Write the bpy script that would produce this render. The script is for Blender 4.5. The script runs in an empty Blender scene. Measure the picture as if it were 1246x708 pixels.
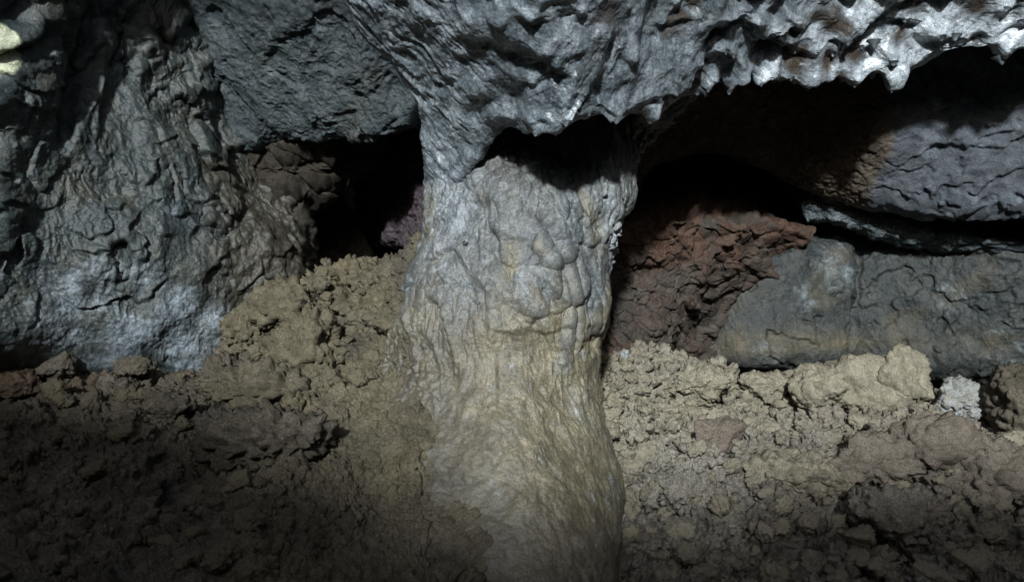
import bpy, bmesh, math, random
import numpy as np
from mathutils import Vector, Matrix

# ------------------------------------------------------------------ camera, sky, sun, exposure
SC = bpy.context.scene
F = 978.0            # focal length in photograph pixels (1246 wide)
CZ = 1.6             # height of the lens
COL = SC.collection

cam_d = bpy.data.cameras.new('camera'); cam = bpy.data.objects.new('camera', cam_d); COL.objects.link(cam)
cam.location = (0, 0, CZ); cam.rotation_euler = (math.radians(90), 0, 0)
cam_d.sensor_width = 36; cam_d.lens = 36 * F / 1246; cam_d.clip_start = 0.05; cam_d.clip_end = 200
SC.camera = cam

SUN_AZ, SUN_EL = 7.0, 22.5        # degrees to the left of straight behind the camera, height
_a, _e = math.radians(SUN_AZ), math.radians(SUN_EL)
L = Vector((-math.sin(_a) * math.cos(_e), -math.cos(_a) * math.cos(_e), math.sin(_e)))
w = bpy.data.worlds.new('World'); SC.world = w; w.use_nodes = True
nt = w.node_tree; nt.nodes.clear()
sky = nt.nodes.new('ShaderNodeTexSky'); sky.sky_type = 'NISHITA'; sky.sun_disc = False
sky.sun_elevation = _e; sky.sun_rotation = math.atan2(L.x, L.y)
bg = nt.nodes.new('ShaderNodeBackground'); bg.inputs['Strength'].default_value = 0.15
out = nt.nodes.new('ShaderNodeOutputWorld')
nt.links.new(sky.outputs[0], bg.inputs[0]); nt.links.new(bg.outputs[0], out.inputs[0])

sd = bpy.data.lights.new('sun', 'SUN'); sun = bpy.data.objects.new('sun', sd); COL.objects.link(sun)
sd.energy = 4.5; sd.angle = math.radians(3.0); sd.color = (0.91, 0.97, 1.0)
sun.rotation_euler = L.to_track_quat('Z', 'Y').to_euler(); sun.location = L * 20

SC.view_settings.view_transform = 'Standard'; SC.view_settings.look = 'None'
SC.view_settings.exposure = 0.18; SC.view_settings.gamma = 1.0; SC.view_settings.use_curve_mapping = False
SC.cycles.max_bounces = 5; SC.cycles.diffuse_bounces = 4; SC.cycles.use_denoising = True

rng = np.random.default_rng(7); random.seed(7)
f32 = np.float32

# ------------------------------------------------------------------ noise
def _hash(ix, iy, iz, seed):
    with np.errstate(over='ignore'):
        h = (ix.astype(np.uint32) * np.uint32(73856093)) ^ (iy.astype(np.uint32) * np.uint32(19349663)) \
            ^ (iz.astype(np.uint32) * np.uint32(83492791)) ^ np.uint32((seed * 2654435761) & 0xffffffff)
        h ^= h >> np.uint32(13); h *= np.uint32(0x5bd1e995); h ^= h >> np.uint32(15)
        h *= np.uint32(0x27d4eb2d); h ^= h >> np.uint32(13)
    return h
_G = np.array([[1,1,0],[-1,1,0],[1,-1,0],[-1,-1,0],[1,0,1],[-1,0,1],[1,0,-1],[-1,0,-1],
               [0,1,1],[0,-1,1],[0,1,-1],[0,-1,-1],[1,1,0],[-1,1,0],[0,-1,1],[0,-1,-1]], dtype=f32)
def perlin(p, seed=0):
    i = np.floor(p); fr = (p - i).astype(f32); i = i.astype(np.int32)
    u = fr * fr * fr * (fr * (fr * 6 - 15) + 10)
    r = np.zeros(len(p), dtype=f32)
    for dx in (0, 1):
        wx = u[:, 0] if dx else 1 - u[:, 0]
        for dy in (0, 1):
            wy = u[:, 1] if dy else 1 - u[:, 1]
            for dz in (0, 1):
                wz = u[:, 2] if dz else 1 - u[:, 2]
                g = _G[_hash(i[:, 0] + dx, i[:, 1] + dy, i[:, 2] + dz, seed) & np.uint32(15)]
                r += (g[:, 0] * (fr[:, 0] - dx) + g[:, 1] * (fr[:, 1] - dy) + g[:, 2] * (fr[:, 2] - dz)) * wx * wy * wz
    return r
def fbm(p, freq, octv=4, seed=0, gain=.5, lac=2.03, kind=0):
    a, r, n = 1.0, 0, 0; q = p * f32(freq)
    for o in range(octv):
        v = perlin(q, seed + o * 17)
        if kind == 1: v = 1 - 2 * np.abs(v) * 1.4          # ridged
        elif kind == 2: v = 2 * np.abs(v) * 1.4 - .5       # billow
        r = r + a * v; n += a; a *= gain; q = q * f32(lac) + f32(3.7)
    return r / n
def worley(p, freq, seed=0, jit=.95):
    q = p * f32(freq); i = np.floor(q); fr = (q - i).astype(f32); i = i.astype(np.int32)
    F1 = np.full(len(p), 9, dtype=f32); F2 = F1.copy(); idh = np.zeros(len(p), dtype=np.uint32)
    for dx in (-1, 0, 1):
        for dy in (-1, 0, 1):
            for dz in (-1, 0, 1):
                h = _hash(i[:, 0] + dx, i[:, 1] + dy, i[:, 2] + dz, seed)
                ox = (h & np.uint32(1023)).astype(f32) * f32(jit / 1023) + f32(.5 - jit / 2)
                oy = ((h >> np.uint32(10)) & np.uint32(1023)).astype(f32) * f32(jit / 1023) + f32(.5 - jit / 2)
                oz = ((h >> np.uint32(20)) & np.uint32(1023)).astype(f32) * f32(jit / 1023) + f32(.5 - jit / 2)
                d = (dx + ox - fr[:, 0]) ** 2 + (dy + oy - fr[:, 1]) ** 2 + (dz + oz - fr[:, 2]) ** 2
                m = d < F1
                F2 = np.where(m, F1, np.minimum(F2, d)); F1 = np.where(m, d, F1); idh = np.where(m, h, idh)
    return np.sqrt(F1), np.sqrt(F2), (idh & np.uint32(4095)).astype(f32) / 4095
def sst(a, b, x):
    t = np.clip((x - a) / (b - a), 0, 1); return t * t * (3 - 2 * t)
def warp(p, freq, amp, seed=0):
    o = np.stack([perlin(p * f32(freq) + f32(11 * k), seed + 31 * k) for k in range(3)], 1)
    return (p + f32(amp) * o).astype(f32)
def rotz(p, sx=1, sy=1, sz=1, shear=0.0):
    q = p.copy(); q[:, 0] = (p[:, 0] + shear * p[:, 2]) * sx; q[:, 1] *= sy; q[:, 2] *= sz; return q
def saw(t, w=.12):
    k = t - np.floor(t); return np.where(k < 1 - w, k / (1 - w), (1 - k) / w)
def rope(t):
    return np.sqrt(np.abs(np.sin(np.pi * t)) + .02)
def terrace(t, sharp=.8):
    k = np.floor(t); return k + sst(sharp, 1, t - k)

# ------------------------------------------------------------------ geometry helpers
def P(px, py, d):
    return ((px - 623) / F * d, d, CZ - (py - 354) / F * d)
def pix(v):
    return 623 + v[:, 0] / v[:, 1] * F, 354 - (v[:, 2] - CZ) / v[:, 1] * F
def cr(C, t):
    """Catmull-Rom along axis 0 of C (n, ...) at parameters t."""
    n = len(C); i = np.clip(np.floor(t).astype(int), 0, n - 2); f = (t - i).reshape((-1,) + (1,) * (C.ndim - 1))
    g = lambda k: C[np.clip(k, 0, n - 1)]
    p0 = np.where((i == 0).reshape(f.shape), 2 * g(i) - g(i + 1), g(i - 1))
    p3 = np.where((i == n - 2).reshape(f.shape), 2 * g(i + 1) - g(i), g(i + 2))
    p1, p2 = g(i), g(i + 1)
    return .5 * (2 * p1 + (p2 - p0) * f + (2 * p0 - 5 * p1 + 4 * p2 - p3) * f ** 2 + (3 * p1 - p0 - 3 * p2 + p3) * f ** 3)
def ticks(seg):
    t = [np.linspace(k, k + 1, n, endpoint=False) for k, n in enumerate(seg)]
    return np.concatenate(t + [np.array([len(seg)], float)])
class Sheet:
    """A control net (rows of 3D points) swept into a dense grid."""
    def __init__(s, rows, nv, nu, flip=False):
        C = np.array(rows, float); s.v, s.u = ticks(nv), ticks(nu)
        G = cr(C, s.v); G = cr(np.swapaxes(G, 0, 1), s.u); G = np.swapaxes(G, 0, 1)
        s.shape = G.shape[:2]; s.p = G.reshape(-1, 3).astype(f32); s.flip = flip; s.masks = {}
        s.V = np.repeat(s.v, len(s.u)).astype(f32); s.U = np.tile(s.u, len(s.v)).astype(f32)
    def normals(s):
        G = s.p.reshape(*s.shape, 3)
        for ax in (0, 1):                                  # a little smoothing, so that fine relief never folds over itself
            for _ in range(2):
                pad = [(0, 0)] * 3; pad[ax] = (2, 2); H = np.pad(G, pad, mode='reflect', reflect_type='odd'); n_ = G.shape[ax]
                G = sum(np.take(H, np.arange(k, k + n_), axis=ax) for k in range(5)) / f32(5)
        n = np.cross(np.gradient(G, axis=1), np.gradient(G, axis=0)).reshape(-1, 3)
        n /= np.linalg.norm(n, axis=1, keepdims=True) + 1e-12
        return (-n if s.flip else n).astype(f32)
    def push(s, h, dirn=None):
        s.p = (s.p + (s.normals() if dirn is None else np.asarray(dirn, f32)) * np.asarray(h, f32)[:, None]).astype(f32)
    def at(s, px, py):
        x, y = pix(s.p); d = (x - px) ** 2 + (y - py) ** 2 + np.where(s.p[:, 1] < .3, 1e9, 0)
        c = np.where(d < d.min() + 36)[0]; return s.p[c[np.argmin(s.p[c, 1])]]
    def blob(s, name, spots, nfreq=6, edge=.35, seed=3):
        """A patch of colour on the surface: rounded spots (px, py, radius in metres, strength) with a ragged noisy edge."""
        m = np.zeros(len(s.p), f32)
        for px, py, r, k in spots:
            c = s.at(px, py); dd = np.linalg.norm(s.p - c, axis=1) / r
            m = np.maximum(m, k * np.clip(1.3 - dd, 0, 1))
        n = fbm(s.p, nfreq, 5, seed, .6)
        s.masks[name] = np.clip(np.maximum(s.masks.get(name, 0), sst(.25, .25 + edge, m + n * .75) * (m > .02)), 0, 1)
    def set(s, name, v): s.masks[name] = np.clip(np.maximum(s.masks.get(name, 0), v), 0, 1).astype(f32)
    def build(s, name, mat, smooth=True):
        nr, nc = s.shape; idx = np.arange(nr * nc, dtype=np.int32).reshape(nr, nc)
        q = np.stack([idx[:-1, :-1], idx[:-1, 1:], idx[1:, 1:], idx[1:, :-1]], -1).reshape(-1, 4)
        if s.flip is False: q = q[:, ::-1]
        return raw_mesh(name, s.p, q, mat, s.masks, smooth)
def raw_mesh(name, pts, q, mat, masks=None, smooth=True):
    me = bpy.data.meshes.new(name); k = q.shape[1]
    me.vertices.add(len(pts)); me.vertices.foreach_set('co', np.ascontiguousarray(pts, f32).ravel())
    me.loops.add(q.size); me.loops.foreach_set('vertex_index', np.ascontiguousarray(q, np.int32).ravel())
    me.polygons.add(len(q)); me.polygons.foreach_set('loop_start', np.arange(0, q.size, k, dtype=np.int32))
    me.polygons.foreach_set('loop_total', np.full(len(q), k, np.int32))
    me.polygons.foreach_set('use_smooth', np.full(len(q), smooth, bool))
    if masks is not None:
        at = me.attributes.new('mask', 'FLOAT_COLOR', 'POINT'); c = np.zeros((len(pts), 4), f32)
        for j, nm in enumerate(('crust', 'dust', 'rust', 'dark')):
            if nm in masks: c[:, j] = masks[nm]
        at.data.foreach_set('color', c.ravel())
    me.update(calc_edges=True); me.materials.append(mat)
    o = bpy.data.objects.new(name, me); COL.objects.link(o); return o
def tag(o, label, cat, kind=None, group=None):
    o['label'] = label; o['category'] = cat
    if kind: o['kind'] = kind
    if group: o['group'] = group
    return o

# ------------------------------------------------------------------ materials
def rock(name, A, B, C, crust=(.36, .395, .42), dust=(.24, .21, .15), rust=(.17, .07, .035), dark=(.03, .03, .033),
         rough=.6, spec=.4, bump=.5, bdist=.012, nscale=3.0, fine=70, gran=160, use_mask=True):
    m = bpy.data.materials.new(name); m.use_nodes = True; t = m.node_tree; N = t.nodes; K = t.links; N.clear()
    def nd(ty, **kw):
        n = N.new(ty)
        for k, v in kw.items(): setattr(n, k, v)
        return n
    geo = nd('ShaderNodeTexCoord')
    def noise(sc, det, ro=.6, dist=0):
        n = nd('ShaderNodeTexNoise'); n.inputs['Scale'].default_value = sc; n.inputs['Detail'].default_value = det
        n.inputs['Roughness'].default_value = ro; n.inputs['Distortion'].default_value = dist
        K.new(geo.outputs['Object'], n.inputs['Vector']); return n.outputs['Fac']
    def ramp(fac, a, b):
        r = nd('ShaderNodeMapRange'); r.interpolation_type = 'SMOOTHSTEP'; K.new(fac, r.inputs[0])
        r.inputs[1].default_value = a; r.inputs[2].default_value = b; return r.outputs[0]
    def mix(fac, a, b, mode='MIX'):
        x = nd('ShaderNodeMix', data_type='RGBA', blend_type=mode)
        for s_, v in ((x.inputs[0], fac), (x.inputs[6], a), (x.inputs[7], b)):
            if isinstance(v, tuple): s_.default_value = v + (1,) if len(v) == 3 else v
            elif isinstance(v, (int, float)): s_.default_value = v
            else: K.new(v, s_)
        return x.outputs[2]
    def mul(a, b):
        x = nd('ShaderNodeMath', operation='MULTIPLY')
        for s_, v in zip(x.inputs, (a, b)):
            if isinstance(v, (int, float)): s_.default_value = v
            else: K.new(v, s_)
        return x.outputs[0]
    c = mix(ramp(noise(nscale, 6, .62, .4), .38, .62), A, B)
    c = mix(ramp(noise(nscale * 2.7, 7, .66, .8), .45, .66), c, C)
    fn = noise(fine, 5, .7)
    c = mix(1.0, c, mix(ramp(fn, .25, .75), (.62, .62, .62), (1.35, 1.35, 1.35)), 'MULTIPLY')
    sp = noise(gran, 3, .7)
    grit = mix(ramp(sp, .32, .68), (.62, .62, .62), (1.38, 1.38, 1.38))
    if use_mask:
        at = nd('ShaderNodeAttribute', attribute_name='mask'); sep = nd('ShaderNodeSeparateColor'); K.new(at.outputs['Color'], sep.inputs[0])
        br = ramp(noise(26, 6, .7), .3, .62)
        for ch, colr in ((1, dust), (2, rust)):
            tint = mix(ramp(noise(11 + 5 * ch, 6, .65), .3, .7), tuple(x * .62 for x in colr), tuple(x * 1.25 for x in colr))
            fac = sep.outputs[ch]
            c = mix(fac, c, tint)
        K2 = mul(sep.outputs[0], br)
        c = mix(K2, c, crust)
        c = mix(at.outputs['Alpha'], c, dark)
    c = mix(1.0, c, grit, 'MULTIPLY')
    bs = nd('ShaderNodeBsdfPrincipled'); K.new(c, bs.inputs['Base Color'])
    rr = nd('ShaderNodeMapRange'); K.new(fn, rr.inputs[0]); rr.inputs[3].default_value = rough - .18; rr.inputs[4].default_value = min(1, rough + .2)
    K.new(rr.outputs[0], bs.inputs['Roughness']); bs.inputs['Specular IOR Level'].default_value = spec
    b1 = nd('ShaderNodeBump'); b1.inputs['Strength'].default_value = bump; b1.inputs['Distance'].default_value = bdist; K.new(fn, b1.inputs['Height'])
    b2 = nd('ShaderNodeBump'); b2.inputs['Strength'].default_value = bump; b2.inputs['Distance'].default_value = bdist * .4; K.new(sp, b2.inputs['Height'])
    K.new(b1.outputs[0], b2.inputs['Normal']); K.new(b2.outputs[0], bs.inputs['Normal'])
    o = nd('ShaderNodeOutputMaterial'); K.new(bs.outputs[0], o.inputs[0]); return m

M_glaze = rock('blue_grey_lava_glaze', (.075, .092, .102), (.14, .165, .18), (.25, .285, .31), crust=(.5, .545, .58), rust=(.055, .04, .03), rough=.27, spec=.65, bump=.2, nscale=4)  # crust here is the colour of the highlights painted on the ceiling
M_pillar = rock('dusted_lava_pillar', (.068, .083, .094), (.118, .135, .147), (.18, .196, .20), dark=(.095, .085, .066), dust=(.192, .168, .112), rust=(.075, .062, .048), rough=.36, spec=.55, bump=.4, nscale=8)
M_left = rock('olive_grey_lava_wall', (.026, .037, .039), (.044, .055, .053), (.068, .073, .061), dust=(.06, .052, .037), crust=(.25, .29, .32), rust=(.5, .52, .36), rough=.36, spec=.6, bump=.5, nscale=3)  # rust here is the colour of a painted sunlit spot
M_slab = rock('slate_blue_lava', (.029, .040, .044), (.045, .059, .063), (.066, .082, .086), dust=(.06, .05, .035), rough=.5, spec=.5, bump=.7, nscale=4)
M_brown = rock('dark_brown_cinder_roof', (.062, .048, .036), (.095, .074, .054), (.13, .10, .072), crust=(.30, .33, .37), dust=(.088, .102, .118), rough=.6, spec=.25, bump=.8, nscale=4)
M_arch = rock('brown_crumbly_rock', (.024, .02, .015), (.038, .031, .023), (.05, .043, .033), rough=.8, spec=.2, bump=.6, nscale=4)
M_red = rock('rust_red_rock', (.05, .042, .034), (.072, .05, .039), (.075, .064, .053), rust=(.092, .051, .034), dust=(.10, .088, .07), rough=.7, spec=.3, bump=.7, nscale=4)
M_back = rock('grey_green_lava_wall', (.024, .029, .029), (.038, .043, .041), (.056, .058, .053), dust=(.105, .088, .055), crust=(.20, .23, .24), rough=.55, spec=.3, bump=.4, nscale=3.5)
M_soil = rock('dry_brown_cave_soil', (.080, .069, .053), (.108, .092, .068), (.132, .116, .09), dust=(.135, .116, .076), rust=(.10, .068, .046), rough=.9, spec=.15, bump=.6, nscale=3)
M_rubble = rock('pale_clinker_rubble', (.20, .185, .15), (.26, .24, .20), (.22, .19, .155), dust=(.265, .237, .172), rust=(.155, .12, .095), dark=(.06, .055, .05), rough=.9, spec=.15, bump=.6, nscale=4)
M_soil_s = rock('brown_clinker', (.09, .08, .066), (.12, .105, .084), (.145, .132, .11), dust=(.135, .116, .076), rust=(.10, .068, .046), rough=.9, spec=.15, bump=.6, nscale=1.2, fine=5, gran=15, bdist=.006)
M_rubble_s = rock('pale_clinker', (.19, .17, .14), (.25, .228, .185), (.21, .175, .14), dust=(.265, .237, .172), rust=(.16, .12, .095), rough=.9, spec=.15, bump=.6, nscale=1.2, fine=5, gran=15, bdist=.006)
M_shell = rock('dark_basalt', (.08, .078, .074), (.12, .113, .104), (.10, .092, .082), rough=.8, spec=.2, bump=.5, use_mask=False)
M_purple = rock('purple_grey_rock', (.062, .046, .056), (.085, .058, .074), (.09, .078, .076), rough=.7, spec=.3, bump=.8, nscale=5)

# ------------------------------------------------------------------ ceiling: drooping glazed lava with teeth along its lip
lip = [(521,275,3.82),(548,246,3.58),(602,170,3.30),(680,162,2.93),(740,154,3.03),(800,138,3.34),(870,112,3.60),(960,106,3.80),(1060,98,3.90),(1130,74,3.90),(1220,64,3.86),(1330,48,3.80),(1520,25,3.7)]
mid = [(503,118,3.45),(552,104,3.20),(610,84,2.94),(680,90,2.80),(740,86,2.90),(800,74,3.16),(870,60,3.42),(960,56,3.64),(1060,52,3.76),(1130,30,3.77),(1220,18,3.73),(1330,4,3.66),(1520,-20,3.5)]
top = [(426,0,3.20),(500,0,3.00),(560,0,2.80),(640,0,2.62),(720,0,2.70),(790,0,2.94),(870,0,3.22),(960,0,3.46),(1060,-4,3.60),(1130,-20,3.62),(1220,-36,3.58),(1330,-60,3.5),(1520,-90,3.3)]
up1 = [(440,-240,2.62), (530,-240,2.48)] + [(x, -240, d - .38 - .02 * i) for i, (x, y, d) in enumerate(top[2:])]
def P3(r): return [P(*c) for c in r]
low = [tuple((a + b) / 2 for a, b in zip(p, q)) for p, q in zip(lip, mid)]
low[0], low[1], low[2] = (515,190,3.60), (549,172,3.40), (600,128,3.14)      # the flow stands upright where it runs down onto the pillar
R_low = P3(low)
R_lip, R_mid, R_top, R_up = P3(lip), P3(mid), P3(top), P3(up1)
back1 = [P(x, y - 14, d + .16) for x, y, d in lip]
back2 = [P(x, y - 50, d + .55) for x, y, d in lip]
def over(y, z, k): return [((p[0]) * k, y + .25 * (p[1] - R_up[4][1]), z) for p in R_up]
rows = [back2, back1, R_lip, R_low, R_mid, R_top, R_up, over(1.3, CZ + 3.0, 1.0), over(-.2, CZ + 4.0, 1.0), over(-1.2, CZ + 8.5, 1.05)]
def leftcurl(r, k):
    a = np.array(r[0]); b = np.array(r[1]); o = a + np.array([.05, .30, .05]); o2 = a + np.array([.22, .75, .12])
    return [tuple(o2), tuple(o)] + list(r)
rows = [leftcurl(r, 0) for r in rows]
S = Sheet(rows, [14, 26, 65, 65, 130, 60, 24, 14, 10], [12, 22, 80, 70, 75, 75, 75, 80, 85, 80, 60, 65, 30, 14], flip=False)
if S.normals()[S.shape[1] * (14 + 26 + 60) + 300][1] > 0: S.flip = True
q = S.p; loc = S.p - np.array([0, 3, CZ], f32)
S.push(.10 * fbm(q, 1.5, 3, 1))
amp = (.12 + .5 * sst(2.6, 5.0, S.U) + .38 * sst(5, 9, S.U)) * sst(.6, 2.0, S.V + .25 * S.U)      # streaked flow near the pillar, deep scallops farther along
wq2 = rotz(warp(warp(S.p, 2.6, .20, 5), 8, .05, 6), .66, .66, 1.0, -.35)
F1, F2, _ = worley(wq2, 7.6, 21)
G1, G2, _ = worley(rotz(warp(S.p, 8, .06, 8), .6, .6, 1.0, -.35), 14, 22)
flow = fbm(rotz(warp(S.p, 6, .03, 2), 1.0, .55, .40, .75), 20, 4, 12, .5, kind=1)
down = np.zeros_like(S.p); down[:, 2] = -.75; nn = S.normals(); dv = down + nn * .65
big = .30 + 1.0 * sst(-.28, .28, fbm(S.p, 2.6, 3, 33))
hc = np.minimum(F1, .95) ** 1.7 - .16 * np.exp(-7 * (F2 - F1)); hg = G1 ** 1.5 - .16 * np.exp(-7 * (G2 - G1))
S.push(amp * big * .135 * (hc - .50), dv)
S.push((.25 + .75 * amp) * .078 * (hg - .45) * (.45 + .55 * sst(-.25, .2, fbm(S.p, 3.4, 2, 34))) * sst(2.4, 3.6, S.U), dv)
S.push(amp * .008 * fbm(rotz(warp(S.p, 5, .08, 35), .5, .5, 1, -.35), 9, 4, 36, .5, kind=1), dv)
S.push((1.02 - amp) ** 2 * .018 * flow + .002 * fbm(S.p, 30, 3, 14, kind=1))
S.push(.007 * fbm(rotz(S.p, .6, .6, 1, -.35), 13, 3, 15, .5) + .0015 * fbm(S.p, 60, 2, 16))
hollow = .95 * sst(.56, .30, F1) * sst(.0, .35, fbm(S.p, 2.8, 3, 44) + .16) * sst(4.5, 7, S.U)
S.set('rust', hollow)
S.set('crust', 1.0 * sst(7.6, 10.8, S.U) * sst(.30, .65, F1 + .3 * fbm(S.p, 9, 3, 9)) + .35 * sst(.5, .8, F1))  # bright ridges and far end: highlights painted into the crust channel
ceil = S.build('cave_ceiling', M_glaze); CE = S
tag(ceil, 'blue-grey glazed lava ceiling hanging in scalloped folds above the pillar', 'ceiling', 'structure')

# ------------------------------------------------------------------ pillar
pil = [(60,552,880,3.78,.30),(120,545,840,3.76,.32),(160,536,803,3.75,.33),(200,529,778,3.74,.34),(235,523,765,3.74,.35),(290,515,738,3.74,.37),(340,502,727,3.74,.40),
       (400,482,722,3.72,.44),(450,454,726,3.67,.48),(500,418,735,3.60,.51),(560,372,750,3.49,.53),(620,326,757,3.37,.55),(680,286,752,3.23,.56),(760,240,738,3.05,.57),(900,190,700,2.75,.57)]
rows = []
for y, l, r, dc, rd in pil:
    ax = min((l + r) / 2, 622) if y > 340 else (l + r) / 2
    if y > 340: ax = (l + r) / 2 + (622 - (l + r) / 2) * min(1, (y - 340) / 120)
    c = P(ax, y, dc); hl = (ax - l) / F * dc; hr = (r - ax) / F * dc
    k_ = min(1, max(0, (y - 380) / 100))
    def back(th):
        s1 = -math.cos(th)
        if s1 <= 0 or math.sin(th) < 0: return rd * math.sin(th)
        return (1 - k_) * rd * math.sin(th) + k_ * rd * (1 - .25 * s1 - .75 * s1 * s1)
    rows.append([(c[0] + (hr if math.cos(th) > 0 else hl) * math.cos(th), c[1] - back(th), c[2]) for th in [math.radians(a) for a in (215, 195, 180, 160, 135, 112, 90, 68, 45, 20, 0, -15, -35)]])
S = Sheet(rows, [12, 30, 34, 34, 46, 42, 50, 42, 42, 50, 50, 50, 40, 14], [6, 14, 42, 56, 52, 48, 48, 52, 56, 42, 14, 6])
if S.normals()[S.shape[0] // 2 * S.shape[1] + S.shape[1] // 2][1] > 0: S.flip = True
x0, y0 = pix(S.p)
S.push(.06 * fbm(S.p, 1.9, 3, 51))
x1, y1 = x0, y0
# bulging lobes over the middle, ending in a ledge; smooth dust below
lob = np.exp(-(((x1 - 665) / 80) ** 2 + ((y1 - 335) / 75) ** 2))
wp = warp(S.p, 4, .10, 52)
F1, F2, _ = worley(rotz(wp, 1, 1, .75, .2), 6.5, 53)
S.push(lob * (.01 + .05 * (1 - F1 ** 1.4)) * sst(425, 398, y1 + 22 * perlin(S.p * 4, 3)))
S.push(sst(255, 175, y1) * -.07 * sst(535, 615, x1) * sst(840, 760, x1))           # the neck is hollowed under the lip
st = fbm(rotz(warp(S.p, 4, .05, 54), 1, 1, .20, .12), 17, 4, 55, .5, kind=1)
edge = np.clip(np.abs((x1 - 625) / 110), 0, 1)
S.push((.004 + .015 * edge * sst(560, 420, y1) + .010 * sst(300, 180, y1)) * st)
tt = -S.p[:, 2] * 3.2 + 1.9 * fbm(warp(rotz(S.p, 1, 1, .6, .3), 3, .12, 58), 2.6, 2, 59, .35)
up_ = sst(470, 390, y1)
S.push(.020 * saw(tt, .10) * up_ * sst(-.15, .15, fbm(S.p, 2.5, 2, 71) + .05))
rp_ = rope(2.4 * fbm(warp(warp(rotz(S.p, 1, 1, .42, .2), 3.0, .16, 72), 12, .02, 7), 3.8, 2, 73, .4))
S.push(.024 * rp_ * up_ * (.3 + .7 * sst(540, 610, x1)))
S.push(.014 * sst(408, 399, y1 + 22 * perlin(S.p * 6, 13)) * sst(585, 625, x1) * sst(745, 715, x1) * sst(330, 380, y1))
rq_ = rope(1.6 * fbm(warp(rotz(S.p, 1, 1, .6, -.5), 5, .12, 79), 6.5, 2, 78, .4))
S.push(.013 * rq_ * sst(440, 390, y1) * sst(-.1, .2, fbm(S.p, 3.3, 2, 80) + .05))
tr = terrace(1.8 * fbm(warp(rotz(S.p, 1, 1, .6, .3), 3, .1, 60), 2.6, 2, 61, .35) + 8, .8)
S.push(.016 * (tr - 8))
low_ = sst(420, 500, y1)
S.push(low_ * (.020 * fbm(rotz(warp(S.p, 3, .10, 66), 1, 1, .36, -.15), 5, 4, 67, .5) + .006 * saw(-S.p[:, 2] * 4 + 2.2 * fbm(S.p, 3.5, 2, 74, .35), .08) * sst(.0, .2, fbm(S.p, 3, 2, 75))))
S.push((1 - .55 * low_) * (.011 * fbm(S.p, 10, 6, 62, .66)) + .005 * fbm(S.p, 45, 3, 63, .7) + .003 * fbm(rotz(S.p, 1, 1, .4, .1), 26, 3, 64, kind=2))
skirt = sst(560, 470, x1 + .05 * (y1 - 420)) * sst(380, 440, y1)
for fq, sd_, a_ in ((13, 681, .040), (28, 682, .026), (56, 683, .012)):
    f1, f2, _ = worley(warp(S.p, fq * .9, .3 / fq, sd_), fq, sd_ + 9); S.push((skirt * .8 + .10 * low_) * a_ * (.5 - f1))
big = fbm(S.p, 2.6, 4, 65)
S.set('dust', (.25 + .75 * sst(340, 430, y1 + 70 * fbm(S.p, 5, 4, 66))) * (1 - .5 * sst(.1, .4, fbm(S.p, 6, 5, 67))) * np.maximum(sst(.1, -.15, big - .25), .8 * low_) * sst(190, 250, y1) * np.maximum(sst(250, 330, y1), .25 + .75 * sst(545, 620, x1)))
S.set('dust', .85 * sst(.06, .26, fbm(rotz(warp(S.p, 3, .1, 691), 1, 1, .35, .2), 6, 6, 692, .66)) * sst(200, 260, y1))
S.set('dark', .55 * sst(.14, .36, fbm(rotz(warp(S.p, 4, .1, 693), 1, 1, .3, .1), 9, 6, 694, .68)))
S.set('dust', low_ * (.55 + .4 * sst(-.3, .1, fbm(S.p, 7, 6, 695, .68))))
S.set('rust', .85 * sst(245, 165, y1 + 40 * fbm(S.p, 7, 4, 68)) * sst(545, 600, x1))  # darker brown toward the top of the neck
S.set('crust', .55 * sst(.18, .40, fbm(rotz(S.p, 1, 1, .6, .2), 13, 6, 69, .68) + .35 * np.exp(-((x1 - 545) / 40) ** 2 - ((y1 - 260) / 80) ** 2) + .4 * np.exp(-((x1 - 740) / 28) ** 2 - ((y1 - 270) / 60) ** 2)))  # random pale flecks, plus bright light painted near both pillar edges
S.set('dark', .7 * sst(.22, .42, fbm(S.p, 8, 5, 70, .65)) + .25 * sst(.0, .3, fbm(S.p, 3, 4, 76)) + .85 * sst(640, 490, x1 - .32 * np.maximum(0, y1 - 470) + 110 * fbm(S.p, 6, 5, 77, .62)) * sst(360, 430, y1))  # soil brown on the left skirt, widened downward as painted shade
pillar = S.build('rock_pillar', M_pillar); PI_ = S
tag(pillar, 'massive grey lava pillar with dusty flared foot joining floor and ceiling', 'rock pillar', 'thing')

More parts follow.
